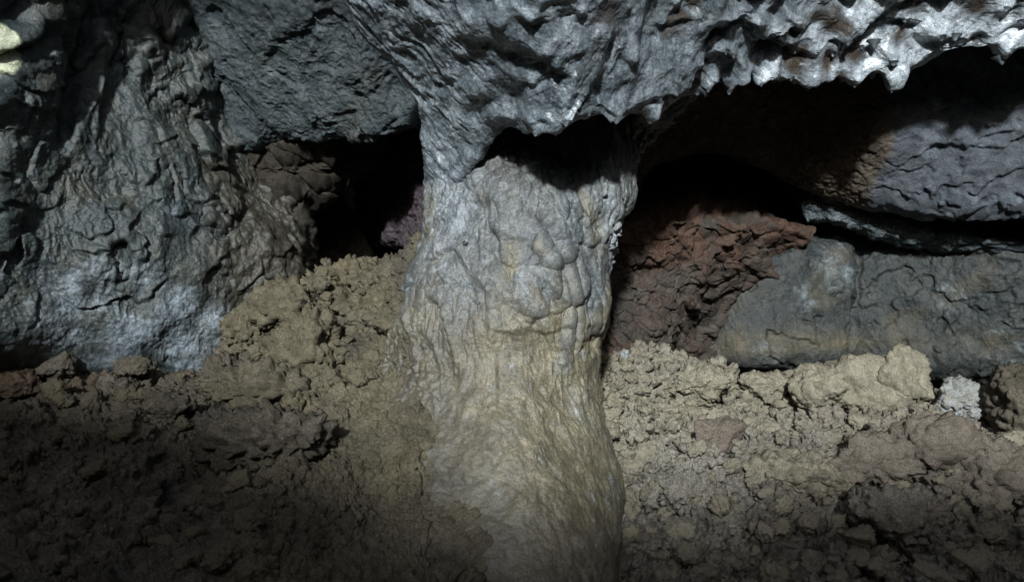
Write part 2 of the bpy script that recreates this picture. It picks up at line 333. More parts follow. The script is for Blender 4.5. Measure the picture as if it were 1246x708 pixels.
# ------------------------------------------------------------------ left wall
rows = [
 [P(-420,-330,2.6),P(-200,-330,2.9),P(0,-330,3.2),P(110,-330,3.6),P(220,-330,4.1),P(300,-330,4.5),P(360,-300,4.9),P(420,-280,5.4)],
 [P(-420,-130,2.7),P(-200,-130,3.0),P(0,-130,3.35),P(90,-130,3.75),P(170,-130,4.2),P(230,-130,4.6),P(290,-130,5.0),P(350,-120,5.5)],
 [P(-420,40,2.8),P(-200,40,3.1),P(0,40,3.45),P(90,40,3.8),P(165,40,4.1),P(215,40,4.35),P(260,40,4.6),P(330,50,5.2)],
 [P(-420,150,2.8),P(-200,150,3.1),P(0,150,3.5),P(100,150,3.8),P(190,150,4.15),P(255,150,4.5),P(315,160,4.95),P(365,175,5.5)],
 [P(-420,240,2.75),P(-200,240,3.1),P(0,240,3.5),P(110,240,3.8),P(210,240,4.1),P(290,240,4.4),P(350,240,4.7),P(385,245,5.3)],
 [P(-420,330,2.7),P(-200,330,3.05),P(0,330,3.5),P(110,330,3.8),P(210,330,4.05),P(290,330,4.3),P(355,325,4.55),P(380,330,5.2)],
 [P(-420,420,2.7),P(-200,420,3.05),P(0,420,3.55),P(110,420,3.85),P(200,420,4.05),P(270,420,4.2),P(340,410,4.5),P(380,410,5.1)],
 [P(-420,520,2.9),P(-200,520,3.3),P(0,510,3.85),P(110,510,4.1),P(200,510,4.2),P(270,510,4.3),P(340,500,4.6),P(380,500,5.1)]]
rows = [[(x, y - 1.0, z + 6.5) for x, y, z in rows[0]]] + rows
S = Sheet(rows, [8, 12, 40, 86, 74, 74, 78, 40], [14, 30, 90, 88, 78, 62, 24])
S.V -= 1
if S.normals()[S.shape[0] // 2 * S.shape[1] + S.shape[1] // 2][1] > 0: S.flip = True
x1, y1 = pix(S.p)
S.push(.16 * fbm(S.p, 1.3, 3, 81))
upw = sst(230, 120, y1)                                         # hanging folds up high
fold = fbm(rotz(warp(S.p, 1.6, .22, 82), 1, 1, .30, .25), 3.6, 2, 83, .4, kind=1)
S.push(upw * .075 * fold)
t1 = -S.p[:, 2] * 1.5 + 2.3 * fbm(warp(warp(rotz(S.p, 1, 1, .8, -.3), 2.2, .2, 84), 9, .03, 4), 1.9, 3, 85, .42)
S.push(.060 * saw(t1, .06) * sst(-.25, .1, fbm(S.p, 1.6, 2, 78)) * sst(370, 300, y1))
t2 = -S.p[:, 2] * 3.5 + 2.1 * fbm(warp(warp(rotz(S.p, 1, 1, .9, -.4), 3, .14, 86), 14, .02, 5), 3.6, 3, 87, .42) + S.p[:, 0] * 1.5
S.push(.026 * saw(t2, .08) * sst(430, 350, y1) * sst(-.1, .15, fbm(S.p, 2.3, 2, 79) + .06))
rgh = sst(210, 290, x1) * sst(150, 260, y1)
F1, F2, _ = worley(warp(S.p, 9, .05, 88), 12, 89)
S.push(rgh * .030 * (.6 - F1) + .020 * fbm(S.p, 8, 6, 90, .68) + .007 * fbm(S.p, 38, 3, 91, .65))
S.push(.014 * fbm(rotz(warp(S.p, 8, .04, 97), 1, 1, .5, .2), 16, 4, 92, .55, kind=1) * sst(-.2, .3, fbm(S.p, 2.5, 2, 93)))
S.blob('crust', [(130,390,.30,1.2),(90,410,.25,1.1),(225,400,.22,1.3),(240,440,.16,1.3),(185,340,.16,.7),(200,250,.12,.5),(150,420,.2,.8)], 8, .5)
S.blob('rust', [(0,45,.075,2.2),(6,76,.06,2.0),(-20,60,.12,2.2)], 14, .3)  # pale sunlit spot painted on the wall through the rust channel
S.masks['crust'] *= sst(-.25, .25, fbm(S.p, 5, 5, 96, .65))
S.set('dust', .8 * sst(210, 300, x1 + 60 * fbm(S.p, 4, 4, 94)) * sst(120, 260, y1) + .5 * sst(.1, .4, fbm(S.p, 3.2, 5, 95)))
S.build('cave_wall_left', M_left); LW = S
tag(bpy.data.objects['cave_wall_left'], 'olive-grey lava wall with peeling plates and white mineral crust near its foot', 'cave wall', 'structure')

# ------------------------------------------------------------------ slate slab hanging behind, over the dark recess
rows = [
 [P(100,-300,3.7),P(220,-300,3.45),P(320,-300,3.3),P(420,-300,3.2),P(540,-300,3.2),P(660,-300,3.0)],
 [P(130,-110,4.1),P(230,-110,3.9),P(320,-110,3.72),P(420,-110,3.62),P(540,-110,3.6),P(660,-110,3.4)],
 [P(150,20,4.5),P(235,20,4.3),P(330,20,4.08),P(420,20,3.96),P(530,20,3.9),P(650,20,3.7)],
 [P(190,110,4.7),P(255,110,4.45),P(335,105,4.28),P(420,100,4.17),P(525,100,4.05),P(640,100,3.9)],
 [P(230,178,5.0),P(280,188,4.7),P(345,160,4.46),P(425,166,4.36),P(520,152,4.2),P(640,150,4.1)],
 [P(240,180,5.4),P(290,172,5.0),P(350,160,4.7),P(425,150,4.6),P(520,144,4.6),P(640,145,4.6)],
 [P(250,150,6.0),P(300,140,5.8),P(360,120,5.8),P(425,110,5.8),P(520,110,5.8),P(640,110,5.8)]]
rows = [[(x, y - 1.4, z + 6.5) for x, y, z in rows[0]]] + rows
S = Sheet(rows, [8, 10, 50, 80, 70, 26, 12], [34, 70, 80, 90, 20])
S.V -= 1
if S.normals()[100 * S.shape[1] + S.shape[1] // 2][1] > 0: S.flip = True
S.push(.10 * fbm(S.p, 1.6, 3, 101))
S.push(.05 * fbm(warp(S.p, 4, .1, 102), 4, 5, 103, .58) + .010 * fbm(S.p, 24, 4, 104, .65, kind=1))
tr = 2.0 * fbm(warp(S.p, 4, .1, 105), 4, 4, 106) + 10
S.push(.022 * (terrace(tr, .75) - 10))
S.set('dust', .9 * sst(4.2, 4.9, S.V + .4 * fbm(S.p, 5, 3, 107)) + .35 * sst(.1, .4, fbm(S.p, 3, 4, 108)))
S.set('crust', .30 * sst(.15, .45, fbm(S.p, 6, 5, 109, .62)))
S.build('hanging_rock_slab', M_slab)
tag(bpy.data.objects['hanging_rock_slab'], 'dark slate-blue lava slab overhanging the black recess behind the pillar', 'rock slab', 'structure')

# ------------------------------------------------------------------ recess behind the left slope
rows = [[P(300,60,6.2),P(370,60,6.8),P(430,60,7.2),P(500,60,6.8),P(600,60,6)],
        [P(310,190,5.9),P(370,190,6.7),P(420,190,7.2),P(500,190,6.8),P(600,190,6)],
        [P(310,280,5.8),P(370,280,6.6),P(420,280,7.0),P(500,280,6.6),P(600,280,6)],
        [P(310,380,5.4),P(370,380,6.0),P(420,380,6.2),P(500,380,6.0),P(600,380,5.6)],
        [P(310,460,4.8),P(370,460,5.0),P(420,460,5.0),P(500,460,5.0),P(600,460,5.0)]]
S = Sheet(rows, [30, 30, 30, 20], [26, 26, 30, 30])
if S.normals()[40 * S.shape[1] + 50][1] > 0: S.flip = True
S.push(.25 * fbm(S.p, 1.5, 4, 111, .55) + .04 * fbm(S.p, 9, 3, 112, kind=2))
S.build('recess_wall', M_shell); tag(bpy.data.objects['recess_wall'], 'black back wall of the recess left of the pillar'.replace(' left of', ' behind'), 'cave wall', 'structure')
# brown rock arch across the recess top, purple rock on its far side
def lump(name, c, r, mat, seed, sub=5, rough=.35, lumpy=.0, sq=(1, 1, 1), freq=1.6, rot=0.0, masks=None, flatb=0.0):
    o = raw_mesh(name, *stone_pts(r, seed, sub, rough, lumpy, sq, freq), mat, masks if masks is not None else {})
    o.location = c; o.rotation_euler = (0, 0, rot); return o
_ICO = {}
def ico(sub):
    if sub not in _ICO:
        bm = bmesh.new(); bmesh.ops.create_icosphere(bm, subdivisions=sub, radius=1.0); bm.verts.ensure_lookup_table()
        v = np.array([x.co[:] for x in bm.verts], f32); q = np.array([[y.index for y in x.verts] for x in bm.faces], np.int32); bm.free()
        _ICO[sub] = (v / np.linalg.norm(v, axis=1, keepdims=True), q)
    return _ICO[sub]
def stone_pts(r, seed, sub, rough, lumpy, sq, freq):
    v, q = ico(sub); off = np.array([seed * 7.3, seed * 3.1, seed * 5.7], f32)
    # a faceted core: planes chopped off a ball, then weathered
    g = np.random.default_rng(seed); h = np.full(len(v), 1.35, f32)
    for _ in range(11):
        n = g.normal(size=3); n /= np.linalg.norm(n); dd = g.uniform(.72, 1.02)
        c = v @ n.astype(f32); h = np.where(c > .2, np.minimum(h, dd / np.maximum(c, .2)), h)
    sqv = np.array(sq, f32); p = v * np.minimum(h, 1.25)[:, None] * sqv; v = v / sqv; v = v / np.linalg.norm(v, axis=1, keepdims=True)
    p = p + v * (rough * fbm(p + off, freq, 3, seed, .5))[:, None]
    if lumpy:
        for fq, k, sd in ((2.8, 1.0, 5), (6.0, .62, 6), (13.0, .34, 7)):
            F1, F2, _ = worley(warp(p + off, fq * .9, .3 / fq, seed), fq, seed + sd)
            p = p + v * (lumpy * k * ((.6 - F1) - .25 * sst(.2, 0, F2 - F1)))[:, None]
    p = p + v * (.16 * rough * fbm(p + off, 7, 4, seed + 8, .7))[:, None]
    return (p * f32(r)).astype(f32), q
o = lump('recess_boulder', P(412,300,5.7), .235, M_soil, 301, 5, .3, .15, (.95, .8, 1.15))
tag(o, 'dim grey-brown boulder standing inside the black recess', 'boulder')
o = lump('recess_rock', P(398,322,5.5), .11, M_soil, 302, 4, .35, .2, (.8, .8, 1.2))
tag(o, 'small rough stone leaning against the boulder in the recess', 'stone')
rows = [[P(425,120,5.6),P(455,120,5.5),P(490,120,5.2),P(530,120,4.6),P(580,120,4.3)],
        [P(430,190,5.9),P(444,195,5.6),P(482,200,5.2),P(530,200,4.6),P(580,200,4.3)],
        [P(434,235,5.9),P(448,240,5.6),P(484,245,5.2),P(530,245,4.6),P(580,245,4.3)],
        [P(446,280,5.9),P(458,285,5.6),P(490,290,5.2),P(530,290,4.6),P(580,290,4.3)],
        [P(450,300,5.9),P(460,300,5.7),P(490,300,5.4),P(530,300,5.0),P(580,300,4.6)]]
S = Sheet(rows, [40, 40, 40, 20], [26, 50, 50, 20])
if S.normals()[60 * S.shape[1] + 60][1] > 0: S.flip = True
S.push(.10 * fbm(S.p, 2.5, 4, 121) + .03 * fbm(S.p, 10, 4, 122, .6, kind=2) + .012 * fbm(S.p, 30, 3, 123))
S.build('purple_rock_face', M_purple); tag(bpy.data.objects['purple_rock_face'], 'purplish rough rock face inside the recess beside the pillar', 'rock face', 'structure')
rows = [[P(230,130,5.4),P(300,125,5.2),P(350,120,5.2),P(400,120,5.2),P(470,120,5.2)],
        [P(240,180,4.85),P(300,172,4.78),P(350,158,4.70),P(400,152,4.68),P(470,148,4.75)],
        [P(255,222,4.85),P(312,214,4.75),P(355,205,4.72),P(400,192,4.76),P(452,168,4.9)],
        [P(270,250,4.9),P(328,240,4.84),P(364,233,4.84),P(405,214,4.95),P(452,182,5.1)],
        [P(280,245,5.4),P(335,235,5.5),P(372,225,5.6),P(408,205,5.7),P(452,176,5.8)]]
S = Sheet(rows, [16, 44, 34, 14], [30, 40, 44, 44])
if S.normals()[30 * S.shape[1] + 50][1] > 0: S.flip = True
f1, f2, _ = worley(warp(S.p, 8, .05, 128), 9, 129)
S.push(.025 * (.5 - f1))
S.push(.13 * fbm(S.p, 3.5, 5, 125, .62) + .03 * terrace(2 * fbm(S.p, 5, 3, 126) + 4, .7) + .012 * fbm(S.p, 20, 4, 127, .6))
S.build('recess_arch', M_arch); tag(bpy.data.objects['recess_arch'], 'brown crumbly rock arch framing the top of the recess', 'rock arch', 'structure')

# ------------------------------------------------------------------ left floor and soil slope against the pillar
rows = [
 [P(-420,520,5.0),P(-150,500,5.0),P(0,500,5.0),P(80,500,5.0),P(160,500,5.0),P(250,500,5.0),P(290,450,5.2),P(330,420,5.3),P(380,400,5.4),P(440,390,5.2),P(490,360,4.9),P(540,340,4.6),P(640,340,4.4)],
 [P(-420,480,4.3),P(-150,460,4.2),P(0,452,4.15),P(80,444,4.1),P(160,446,4.1),P(245,456,4.05),P(268,420,4.2),P(305,372,4.45),P(370,340,4.55),P(430,322,4.40),P(482,300,4.18),P(525,280,3.95),P(640,285,3.95)],
 [P(-420,520,3.8),P(-150,500,3.75),P(0,490,3.7),P(80,484,3.66),P(160,482,3.66),P(240,490,3.66),P(275,470,3.75),P(320,430,3.92),P(380,396,4.05),P(435,372,4.02),P(480,352,3.92),P(520,335,3.80),P(640,340,3.8)],
 [P(-420,570,3.3),P(-150,550,3.25),P(0,545,3.2),P(80,540,3.18),P(160,540,3.18),P(240,545,3.18),P(290,530,3.25),P(340,497,3.40),P(395,465,3.56),P(440,440,3.64),P(480,422,3.61),P(520,412,3.45),P(640,400,3.7)],
 [P(-420,640,2.9),P(-150,620,2.8),P(0,615,2.75),P(80,612,2.74),P(160,612,2.74),P(240,612,2.74),P(300,600,2.78),P(355,580,2.90),P(410,560,3.05),P(450,547,3.14),P(485,538,3.16),P(520,530,3.13),P(640,470,3.5)],
 [P(-420,740,2.4),P(-150,715,2.35),P(0,710,2.3),P(80,708,2.3),P(160,708,2.3),P(240,706,2.3),P(310,698,2.36),P(370,685,2.52),P(425,670,2.70),P(465,657,2.80),P(500,648,2.82),P(530,640,2.86),P(640,560,3.2)],
 [P(-420,900,1.9),P(-150,880,1.85),P(0,870,1.85),P(80,868,1.85),P(160,868,1.85),P(240,866,1.85),P(320,850,1.90),P(390,832,2.06),P(450,812,2.22),P(490,797,2.32),P(525,782,2.40),P(560,770,2.52),P(640,680,2.9)],
 [P(-420,1250,1.35),P(-150,1250,1.3),P(0,1250,1.3),P(80,1250,1.3),P(160,1250,1.3),P(240,1250,1.3),P(330,1220,1.3),P(420,1150,1.5),P(500,1050,1.85),P(560,980,2.2),P(600,940,2.4),P(640,900,2.6),P(680,880,2.4)]]
S = Sheet(rows, [14, 80, 90, 90, 90, 60, 20], [14, 28, 56, 52, 56, 38, 44, 52, 48, 44, 40, 30])
if S.normals()[200 * S.shape[1] + 200][2] < 0: S.flip = True
x1, y1 = pix(S.p)
S.push(.07 * fbm(S.p, 1.8, 3, 131))
n0 = S.normals()
apron = sst(330, 430, x1 + .2 * (y1 - 450)) * sst(400, 470, y1)
talus = sst(235, 300, x1) * sst(500, 400, x1 + .15 * y1 - 30) * sst(560, 430, y1)
smooth_band = np.maximum(np.exp(-((x1 - (520 - .75 * (y1 - 300))) / 55) ** 2), apron)          # dusty chute down to the lower left
fl = (1 - talus) * (1 - .6 * smooth_band); sm = 1 - .4 * smooth_band
def clods(S, freq, seed, a, gap, wamp, k=1):
    f1, f2, _ = worley(warp(S.p, freq * .9, wamp, seed + 1), freq, seed)
    S.push(k * (a * (.55 - f1) - gap * sst(.22, .0, f2 - f1)))
clods(S, 5.0, 133, .15, .045, .06, talus + .45 * fl)
S.push(fl * .05 * (terrace(1.6 * fbm(warp(S.p, 3, .2, 137), 2.2, 2, 138) + 9, .6) - 9))
clods(S, 12, 135, .085, .022, .03, talus + .5 * fl + .06)
S.push(.030 * fbm(S.p, 5, 6, 139, .6) * (1 - .5 * smooth_band))
clods(S, 26, 136, .040, .008, .012, .15 + .85 * np.maximum(talus, .7 * sm))
clods(S, 54, 141, .017, .003, .005, .2 + .8 * sm)
S.push(.006 * fbm(S.p, 50, 3, 140, .7))
S.set('dust', sst(240, 330, x1 + 50 * fbm(S.p, 4, 4, 141)) * (.45 + .55 * sst(-.1, .2, fbm(S.p, 3, 4, 142))) )
S.set('rust', .45 * sst(495, 460, y1) * sst(260, 200, x1) * sst(-.05, .25, fbm(S.p, 4, 4, 143)) + .15 * sst(.1, .4, fbm(S.p, 2.4, 4, 145)))
S.set('dark', .35 * sst(.1, .35, fbm(S.p, 3, 5, 144)))
S.masks['rust'] *= 1 - .8 * apron
S.build('soil_floor', M_soil); LG = S
tag(bpy.data.objects['soil_floor'], 'brown crumbly soil floor banked up against the pillar', 'soil floor', 'structure')

# ------------------------------------------------------------------ right floor: pale clinker rubble bank
xs = [560, 700, 770, 850, 930, 1010, 1100, 1190, 1290, 1420, 1650]
def rrow(ys, ds): return [P(x, y, d) for x, y, d in zip(xs, ys, ds)]
rows = [
 rrow([520]*11, [5.2,5.2,5.25,5.4,5.6,5.65,5.5,5.3,5.2,5.1,5.0]),
 rrow([470,468,470,480,490,494,505,515,520,525,530], [4.8,4.8,4.85,5.05,5.25,5.3,5.15,4.95,4.85,4.7,4.6]),
 rrow([432,425,428,446,456,462,474,490,496,500,505], [4.4,4.36,4.42,4.62,4.8,4.85,4.78,4.62,4.48,4.3,4.1]),
 rrow([470,466,472,482,488,492,498,508,520,530,540], [4.15,4.15,4.2,4.35,4.5,4.55,4.5,4.38,4.22,4.05,3.9]),
 rrow([520,516,520,528,532,534,536,542,552,565,580], [3.9,3.9,3.95,4.05,4.15,4.2,4.18,4.08,3.92,3.8,3.65]),
 rrow([590,588,588,592,594,594,592,594,604,620,640], [3.55,3.6,3.62,3.68,3.74,3.78,3.76,3.68,3.55,3.4,3.3]),
 rrow([700,700,700,702,702,700,696,694,700,715,735], [3.0,3.05,3.1,3.14,3.2,3.22,3.2,3.14,3.02,2.9,2.8]),
 rrow([860,860,860,860,860,856,850,845,850,865,890], [2.4,2.45,2.48,2.5,2.54,2.56,2.55,2.5,2.42,2.3,2.2]),
 rrow([1300]*11, [1.5]*11)]
S = Sheet(rows, [8, 20, 70, 90, 90, 100, 50, 14], [20, 60, 68, 66, 64, 66, 66, 54, 20, 10])
if S.normals()[200 * S.shape[1] + 200][2] < 0: S.flip = True
x1, y1 = pix(S.p)
S.push(.09 * fbm(S.p, 1.7, 4, 151))
n0 = S.normals()
mound = np.exp(-((x1 - 1120) / 130) ** 2 - ((y1 - 545) / 45) ** 2)
S.push(.13 * mound, np.array([0, -.25, 1.0]))
S.push(.10 * np.exp(-((x1 - 930) / 120) ** 2 - ((y1 - 560) / 18) ** 2), np.array([0, -.3, 1.0]))
lum = 1 - .5 * mound
def clods(S, freq, seed, a, gap, wamp, k=1):
    f1, f2, _ = worley(warp(S.p, freq * .9, wamp, seed + 1), freq, seed)
    S.push(k * (a * (.55 - f1) - gap * sst(.22, .0, f2 - f1)))
clods(S, 5.0, 153, .15, .06, .06, lum * (.5 + .5 * sst(-.2, .2, fbm(S.p, 2, 2, 167))))
clods(S, 11, 155, .075, .022, .03, lum)
S.push(.05 * mound * (terrace(1.8 * fbm(warp(S.p, 4, .1, 157), 3, 2, 158, .35) + 8, .75) - 8))
clods(S, 23, 156, .040, .010, .012, .4 + .6 * lum)
S.push(.018 * fbm(S.p, 9, 5, 159, .65))
clods(S, 48, 166, .018, .003, .005)
S.push(.006 * fbm(S.p, 50, 3, 160, .7))
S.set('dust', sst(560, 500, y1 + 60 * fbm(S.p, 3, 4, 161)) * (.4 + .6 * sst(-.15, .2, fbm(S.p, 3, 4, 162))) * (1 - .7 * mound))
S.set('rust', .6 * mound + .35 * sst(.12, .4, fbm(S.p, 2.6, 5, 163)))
S.set('dark', .5 * sst(570, 640, y1 + 40 * fbm(S.p, 3, 3, 164)) * sst(-.2, .2, fbm(S.p, 5, 4, 165)))  # lower rubble coloured darker, painting in the shade that falls there
S.blob('crust', [(1025,566,.07,.8),(765,424,.05,1.2)], 16, .4)
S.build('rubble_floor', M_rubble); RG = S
tag(bpy.data.objects['rubble_floor'], 'pale clinker rubble bank sloping down beside the pillar', 'rubble floor', 'structure')

# ------------------------------------------------------------------ arch roof behind the ceiling lip
rows = [
 [P(500,90,3.9),P(640,70,4.0),P(730,60,4.0),P(810,50,4.1),P(880,30,4.2),P(960,20,4.3),P(1040,20,4.35),P(1130,0,4.3),P(1246,-20,4.2),P(1400,-60,4.1),P(1600,-100,4.0)],
 [P(540,160,3.95),P(660,150,3.98),P(745,140,4.05),P(820,118,4.25),P(885,105,4.4),P(960,105,4.5),P(1040,110,4.5),P(1130,95,4.42),P(1246,70,4.3),P(1400,40,4.2),P(1600,0,4.1)],
 [P(560,215,4.0),P(690,210,4.0),P(758,188,4.1),P(815,160,4.4),P(880,150,4.6),P(950,165,4.7),P(1030,180,4.68),P(1120,180,4.58),P(1246,165,4.38),P(1400,150,4.25),P(1600,120,4.1)],
 [P(570,260,4.1),P(710,255,4.1),P(764,232,4.15),P(795,204,4.5),P(850,186,4.8),P(920,195,4.95),P(1000,232,4.92),P(1100,248,4.75),P(1246,263,4.5),P(1400,275,4.35),P(1600,290,4.2)],
 [P(570,250,4.5),P(715,248,4.5),P(775,222,4.6),P(805,196,5.0),P(855,178,5.3),P(920,186,5.4),P(1000,226,5.3),P(1100,242,5.1),P(1246,256,4.9),P(1400,268,4.8),P(1600,285,4.7)],
 [P(570,150,5.5),P(715,150,5.6),P(775,140,6),P(805,120,6.4),P(855,110,6.8),P(920,120,7.0),P(1000,170,7.0),P(1100,190,6.9),P(1246,200,6.6),P(1400,210,6.3),P(1600,220,6)]]
S = Sheet(rows, [16, 60, 64, 24, 12], [20, 40, 50, 50, 50, 56, 60, 76, 20, 10])
if S.normals()[60 * S.shape[1] + 250][1] > 0: S.flip = True
S.push(.11 * fbm(S.p, 1.5, 3, 171))
F1, F2, _ = worley(warp(S.p, 6, .05, 172), 11, 173)
scal = sst(6.0, 7.2, S.U)
S.push((1 - scal) * (.03 * fbm(S.p, 8, 5, 174, .65) + .02 * fbm(S.p, 20, 4, 175, .6, kind=2)))
S.push(scal * (.026 * (F1 ** 1.6 - .3) + .020 * saw(-S.p[:, 2] * 5 + 1.8 * fbm(warp(S.p, 4, .1, 7), 4, 4, 8), .1) + .008 * fbm(S.p, 14, 4, 176, .6)) + scal * .02 * (terrace(2 * fbm(warp(S.p, 4, .1, 177), 4, 4, 178) + 6, .8) - 6))
x1, y1 = pix(S.p)
S.set('dust', sst(.35, .65, scal + .25 * fbm(S.p, 5, 4, 179)) * .95)
S.set('crust', .35 * scal * sst(.05, .4, fbm(S.p, 7, 5, 180, .6)))
S.build('arch_roof', M_brown); AR = S
tag(bpy.data.objects['arch_roof'], 'dark brown cinder roof arching from the pillar to a grey slab', 'cave roof', 'structure')

# ------------------------------------------------------------------ red rock wall and grey back wall
rows = [
 [P(640,200,5.8),P(740,200,6.0),P(800,190,6.2),P(860,190,6.4),P(920,200,6.4),P(990,220,6.4)],
 [P(640,258,4.5),P(740,258,4.55),P(800,252,4.68),P(860,248,4.82),P(925,262,4.98),P(990,280,5.2)],
 [P(640,310,4.44),P(740,310,4.48),P(800,305,4.6),P(855,305,4.75),P(905,310,4.95),P(960,315,5.3)],
 [P(640,360,4.42),P(740,360,4.45),P(790,360,4.54),P(830,360,4.68),P(860,360,4.9),P(910,360,5.3)],
 [P(640,415,4.42),P(740,415,4.45),P(785,415,4.52),P(815,415,4.66),P(835,415,4.9),P(880,415,5.3)],
 [P(640,480,4.5),P(740,480,4.5),P(785,480,4.6),P(815,480,4.7),P(835,480,4.9),P(880,480,5.3)]]
S = Sheet(rows, [16, 50, 56, 56, 30], [30, 60, 60, 50, 30])
if S.normals()[80 * S.shape[1] + 90][1] > 0: S.flip = True
x1, y1 = pix(S.p)
S.push(.10 * fbm(S.p, 2, 3, 181))
S.push(.050 * (terrace(1.8 * fbm(warp(rotz(S.p, 1, 1, 1.3, .8), 3, .12, 182), 2.4, 2, 183, .35) + 8, .8) - 8))
S.push(.026 * (terrace(1.8 * fbm(warp(rotz(S.p, 1, 1, 1.2, -.5), 6, .06, 184), 5, 2, 185, .4) + 8, .8) - 8) + .016 * fbm(S.p, 10, 6, 186, .66))
f1, f2, fid = worley(warp(rotz(S.p, 1, 1, 1.2, .5), 8, .04, 187), 9, 188)
S.push(.030 * (fid - .5) - .014 * sst(.12, 0, f2 - f1) + .008 * fbm(S.p, 40, 3, 189, .65))
S.set('rust', .95 * sst(335, 290, y1 + 40 * fbm(S.p, 4, 3, 187)) * sst(-.25, .15, fbm(S.p, 3, 4, 188)) + .4 * sst(.1, .3, fbm(S.p, 5, 4, 189)))
S.set('dust', .5 * sst(0, .3, fbm(S.p, 4, 4, 190)))
S.build('red_rock_wall', M_red)
tag(bpy.data.objects['red_rock_wall'], 'rust-red broken rock wall under the black opening behind the pillar', 'rock wall', 'structure')

xb = [780, 850, 910, 970, 1030, 1050, 1110, 1180, 1260, 1400, 1650]
def brow(ys, ds): return [P(x, y, d) for x, y, d in zip(xb, ys, ds)]
rows = [
 brow([200,190,190,190,190,190,195,200,205,210,220], [6.8,6.8,6.8,6.8,6.7,6.6,6.4,6.2,6.0,5.8,5.6]),
 brow([420,350,285,268,262,262,262,262,268,276,290], [6.0,5.95,5.8,5.7,5.6,5.55,5.35,5.2,5.05,4.9,4.7]),
 brow([425,360,300,282,285,292,290,288,290,296,310], [5.5,5.45,5.35,5.3,5.30,5.34,5.16,5.0,4.85,4.7,4.5]),
 brow([428,380,345,330,330,332,335,338,340,345,350], [5.4,5.3,5.2,5.15,5.18,5.24,5.12,4.97,4.82,4.68,4.5]),
 brow([432,415,400,392,392,394,396,398,400,405,410], [5.38,5.28,5.18,5.14,5.17,5.22,5.12,4.98,4.84,4.7,4.52]),
 brow([440,440,440,438,440,442,446,450,455,460,465], [5.36,5.26,5.16,5.14,5.16,5.28,5.16,5.04,4.92,4.75,4.6]),
 brow([455,455,455,455,456,458,462,468,475,480,485], [5.55,5.5,5.45,5.42,5.42,5.5,5.4,5.25,5.1,4.95,4.8]),
 brow([500]*11, [5.6,5.6,5.6,5.6,5.6,5.6,5.5,5.4,5.2,5.1,5.0])]
S = Sheet(rows, [10, 24, 50, 64, 50, 24, 12], [50, 50, 50, 50, 24, 54, 60, 60, 16, 8])
if S.normals()[100 * S.shape[1] + 200][1] > 0: S.flip = True
x1, y1 = pix(S.p)
S.push(.08 * fbm(S.p, 1.6, 3, 191))
crackx = 1043 + 10 * perlin(np.stack([y1 * .03, y1 * 0, y1 * 0], 1).astype(f32), 4) - .06 * (y1 - 370)
S.push(-.035 * np.exp(-((x1 - crackx) / 2.5) ** 2) * sst(285, 310, y1))
rp = sst(1050, 1110, x1)
F1, F2, _ = worley(warp(rotz(S.p, 1, 1, .9), 5, .06, 192), 8, 193)
S.push(rp * .03 * (.5 - F1) + .016 * fbm(S.p, 8, 5, 194, .6) + .006 * fbm(rotz(S.p, 1, 1, .35, .3), 22, 4, 195, .55, kind=1))
S.push(.020 * (terrace(2 * fbm(warp(S.p, 3, .1, 196), 4, 4, 197) + 6, .8) - 6))
band = np.exp(-((y1 - 418 + 8 * perlin(S.p * 3, 6)) / 16) ** 2)
S.set('dust', .9 * band * (.35 + .65 * sst(1080, 1020, x1)) * (.5 + .5 * sst(-.2, .2, fbm(S.p * np.array([.4, .4, 3], f32), 6, 3, 198))) + .35 * sst(.1, .35, fbm(S.p, 3, 4, 199)))
S.blob('crust', [(1015,320,.22,.5),(985,360,.16,.45),(1150,360,.2,.4),(1230,420,.25,.4),(940,430,.15,.4)], 16, .6)
S.build('cave_wall_back', M_back)
tag(bpy.data.objects['cave_wall_back'], 'grey-green lava back wall with a vertical crack and tan bands along its foot', 'cave wall', 'structure')

# grey ledge rock jutting between the opening and the slab
rows = [
 [P(960,230,5.8),P(1000,225,5.7),P(1050,230,5.5),P(1110,250,5.3),P(1200,275,5.1),P(1330,280,4.9)],
 [P(972,246,5.2),P(1005,230,5.12),P(1050,242,5.06),P(1110,268,4.98),P(1200,288,4.86),P(1330,292,4.68)],
 [P(978,262,5.14),P(1010,258,5.06),P(1055,270,5.02),P(1110,284,4.98),P(1200,298,4.86),P(1330,300,4.68)],
 [P(985,268,5.2),P(1015,270,5.16),P(1058,286,5.14),P(1110,298,5.1),P(1200,310,5.0),P(1330,310,4.8)],
 [P(985,262,5.8),P(1015,265,5.8),P(1058,280,5.7),P(1110,295,5.6),P(1200,310,5.4),P(1330,310,5.2)]]
S = Sheet(rows, [20, 40, 30, 14], [40, 50, 50, 60, 16])
if S.normals()[40 * S.shape[1] + 90][1] > 0: S.flip = True
S.push(.06 * fbm(S.p, 3, 4, 201) + .03 * fbm(S.p, 9, 5, 202, .6, kind=2) + .012 * fbm(S.p, 26, 3, 203))
S.set('crust', .4 * sst(0, .35, fbm(S.p, 7, 5, 204)))
S.build('grey_ledge', M_slab); tag(bpy.data.objects['grey_ledge'], 'rough grey ledge jutting above the back wall under the roof slab', 'rock ledge', 'structure')

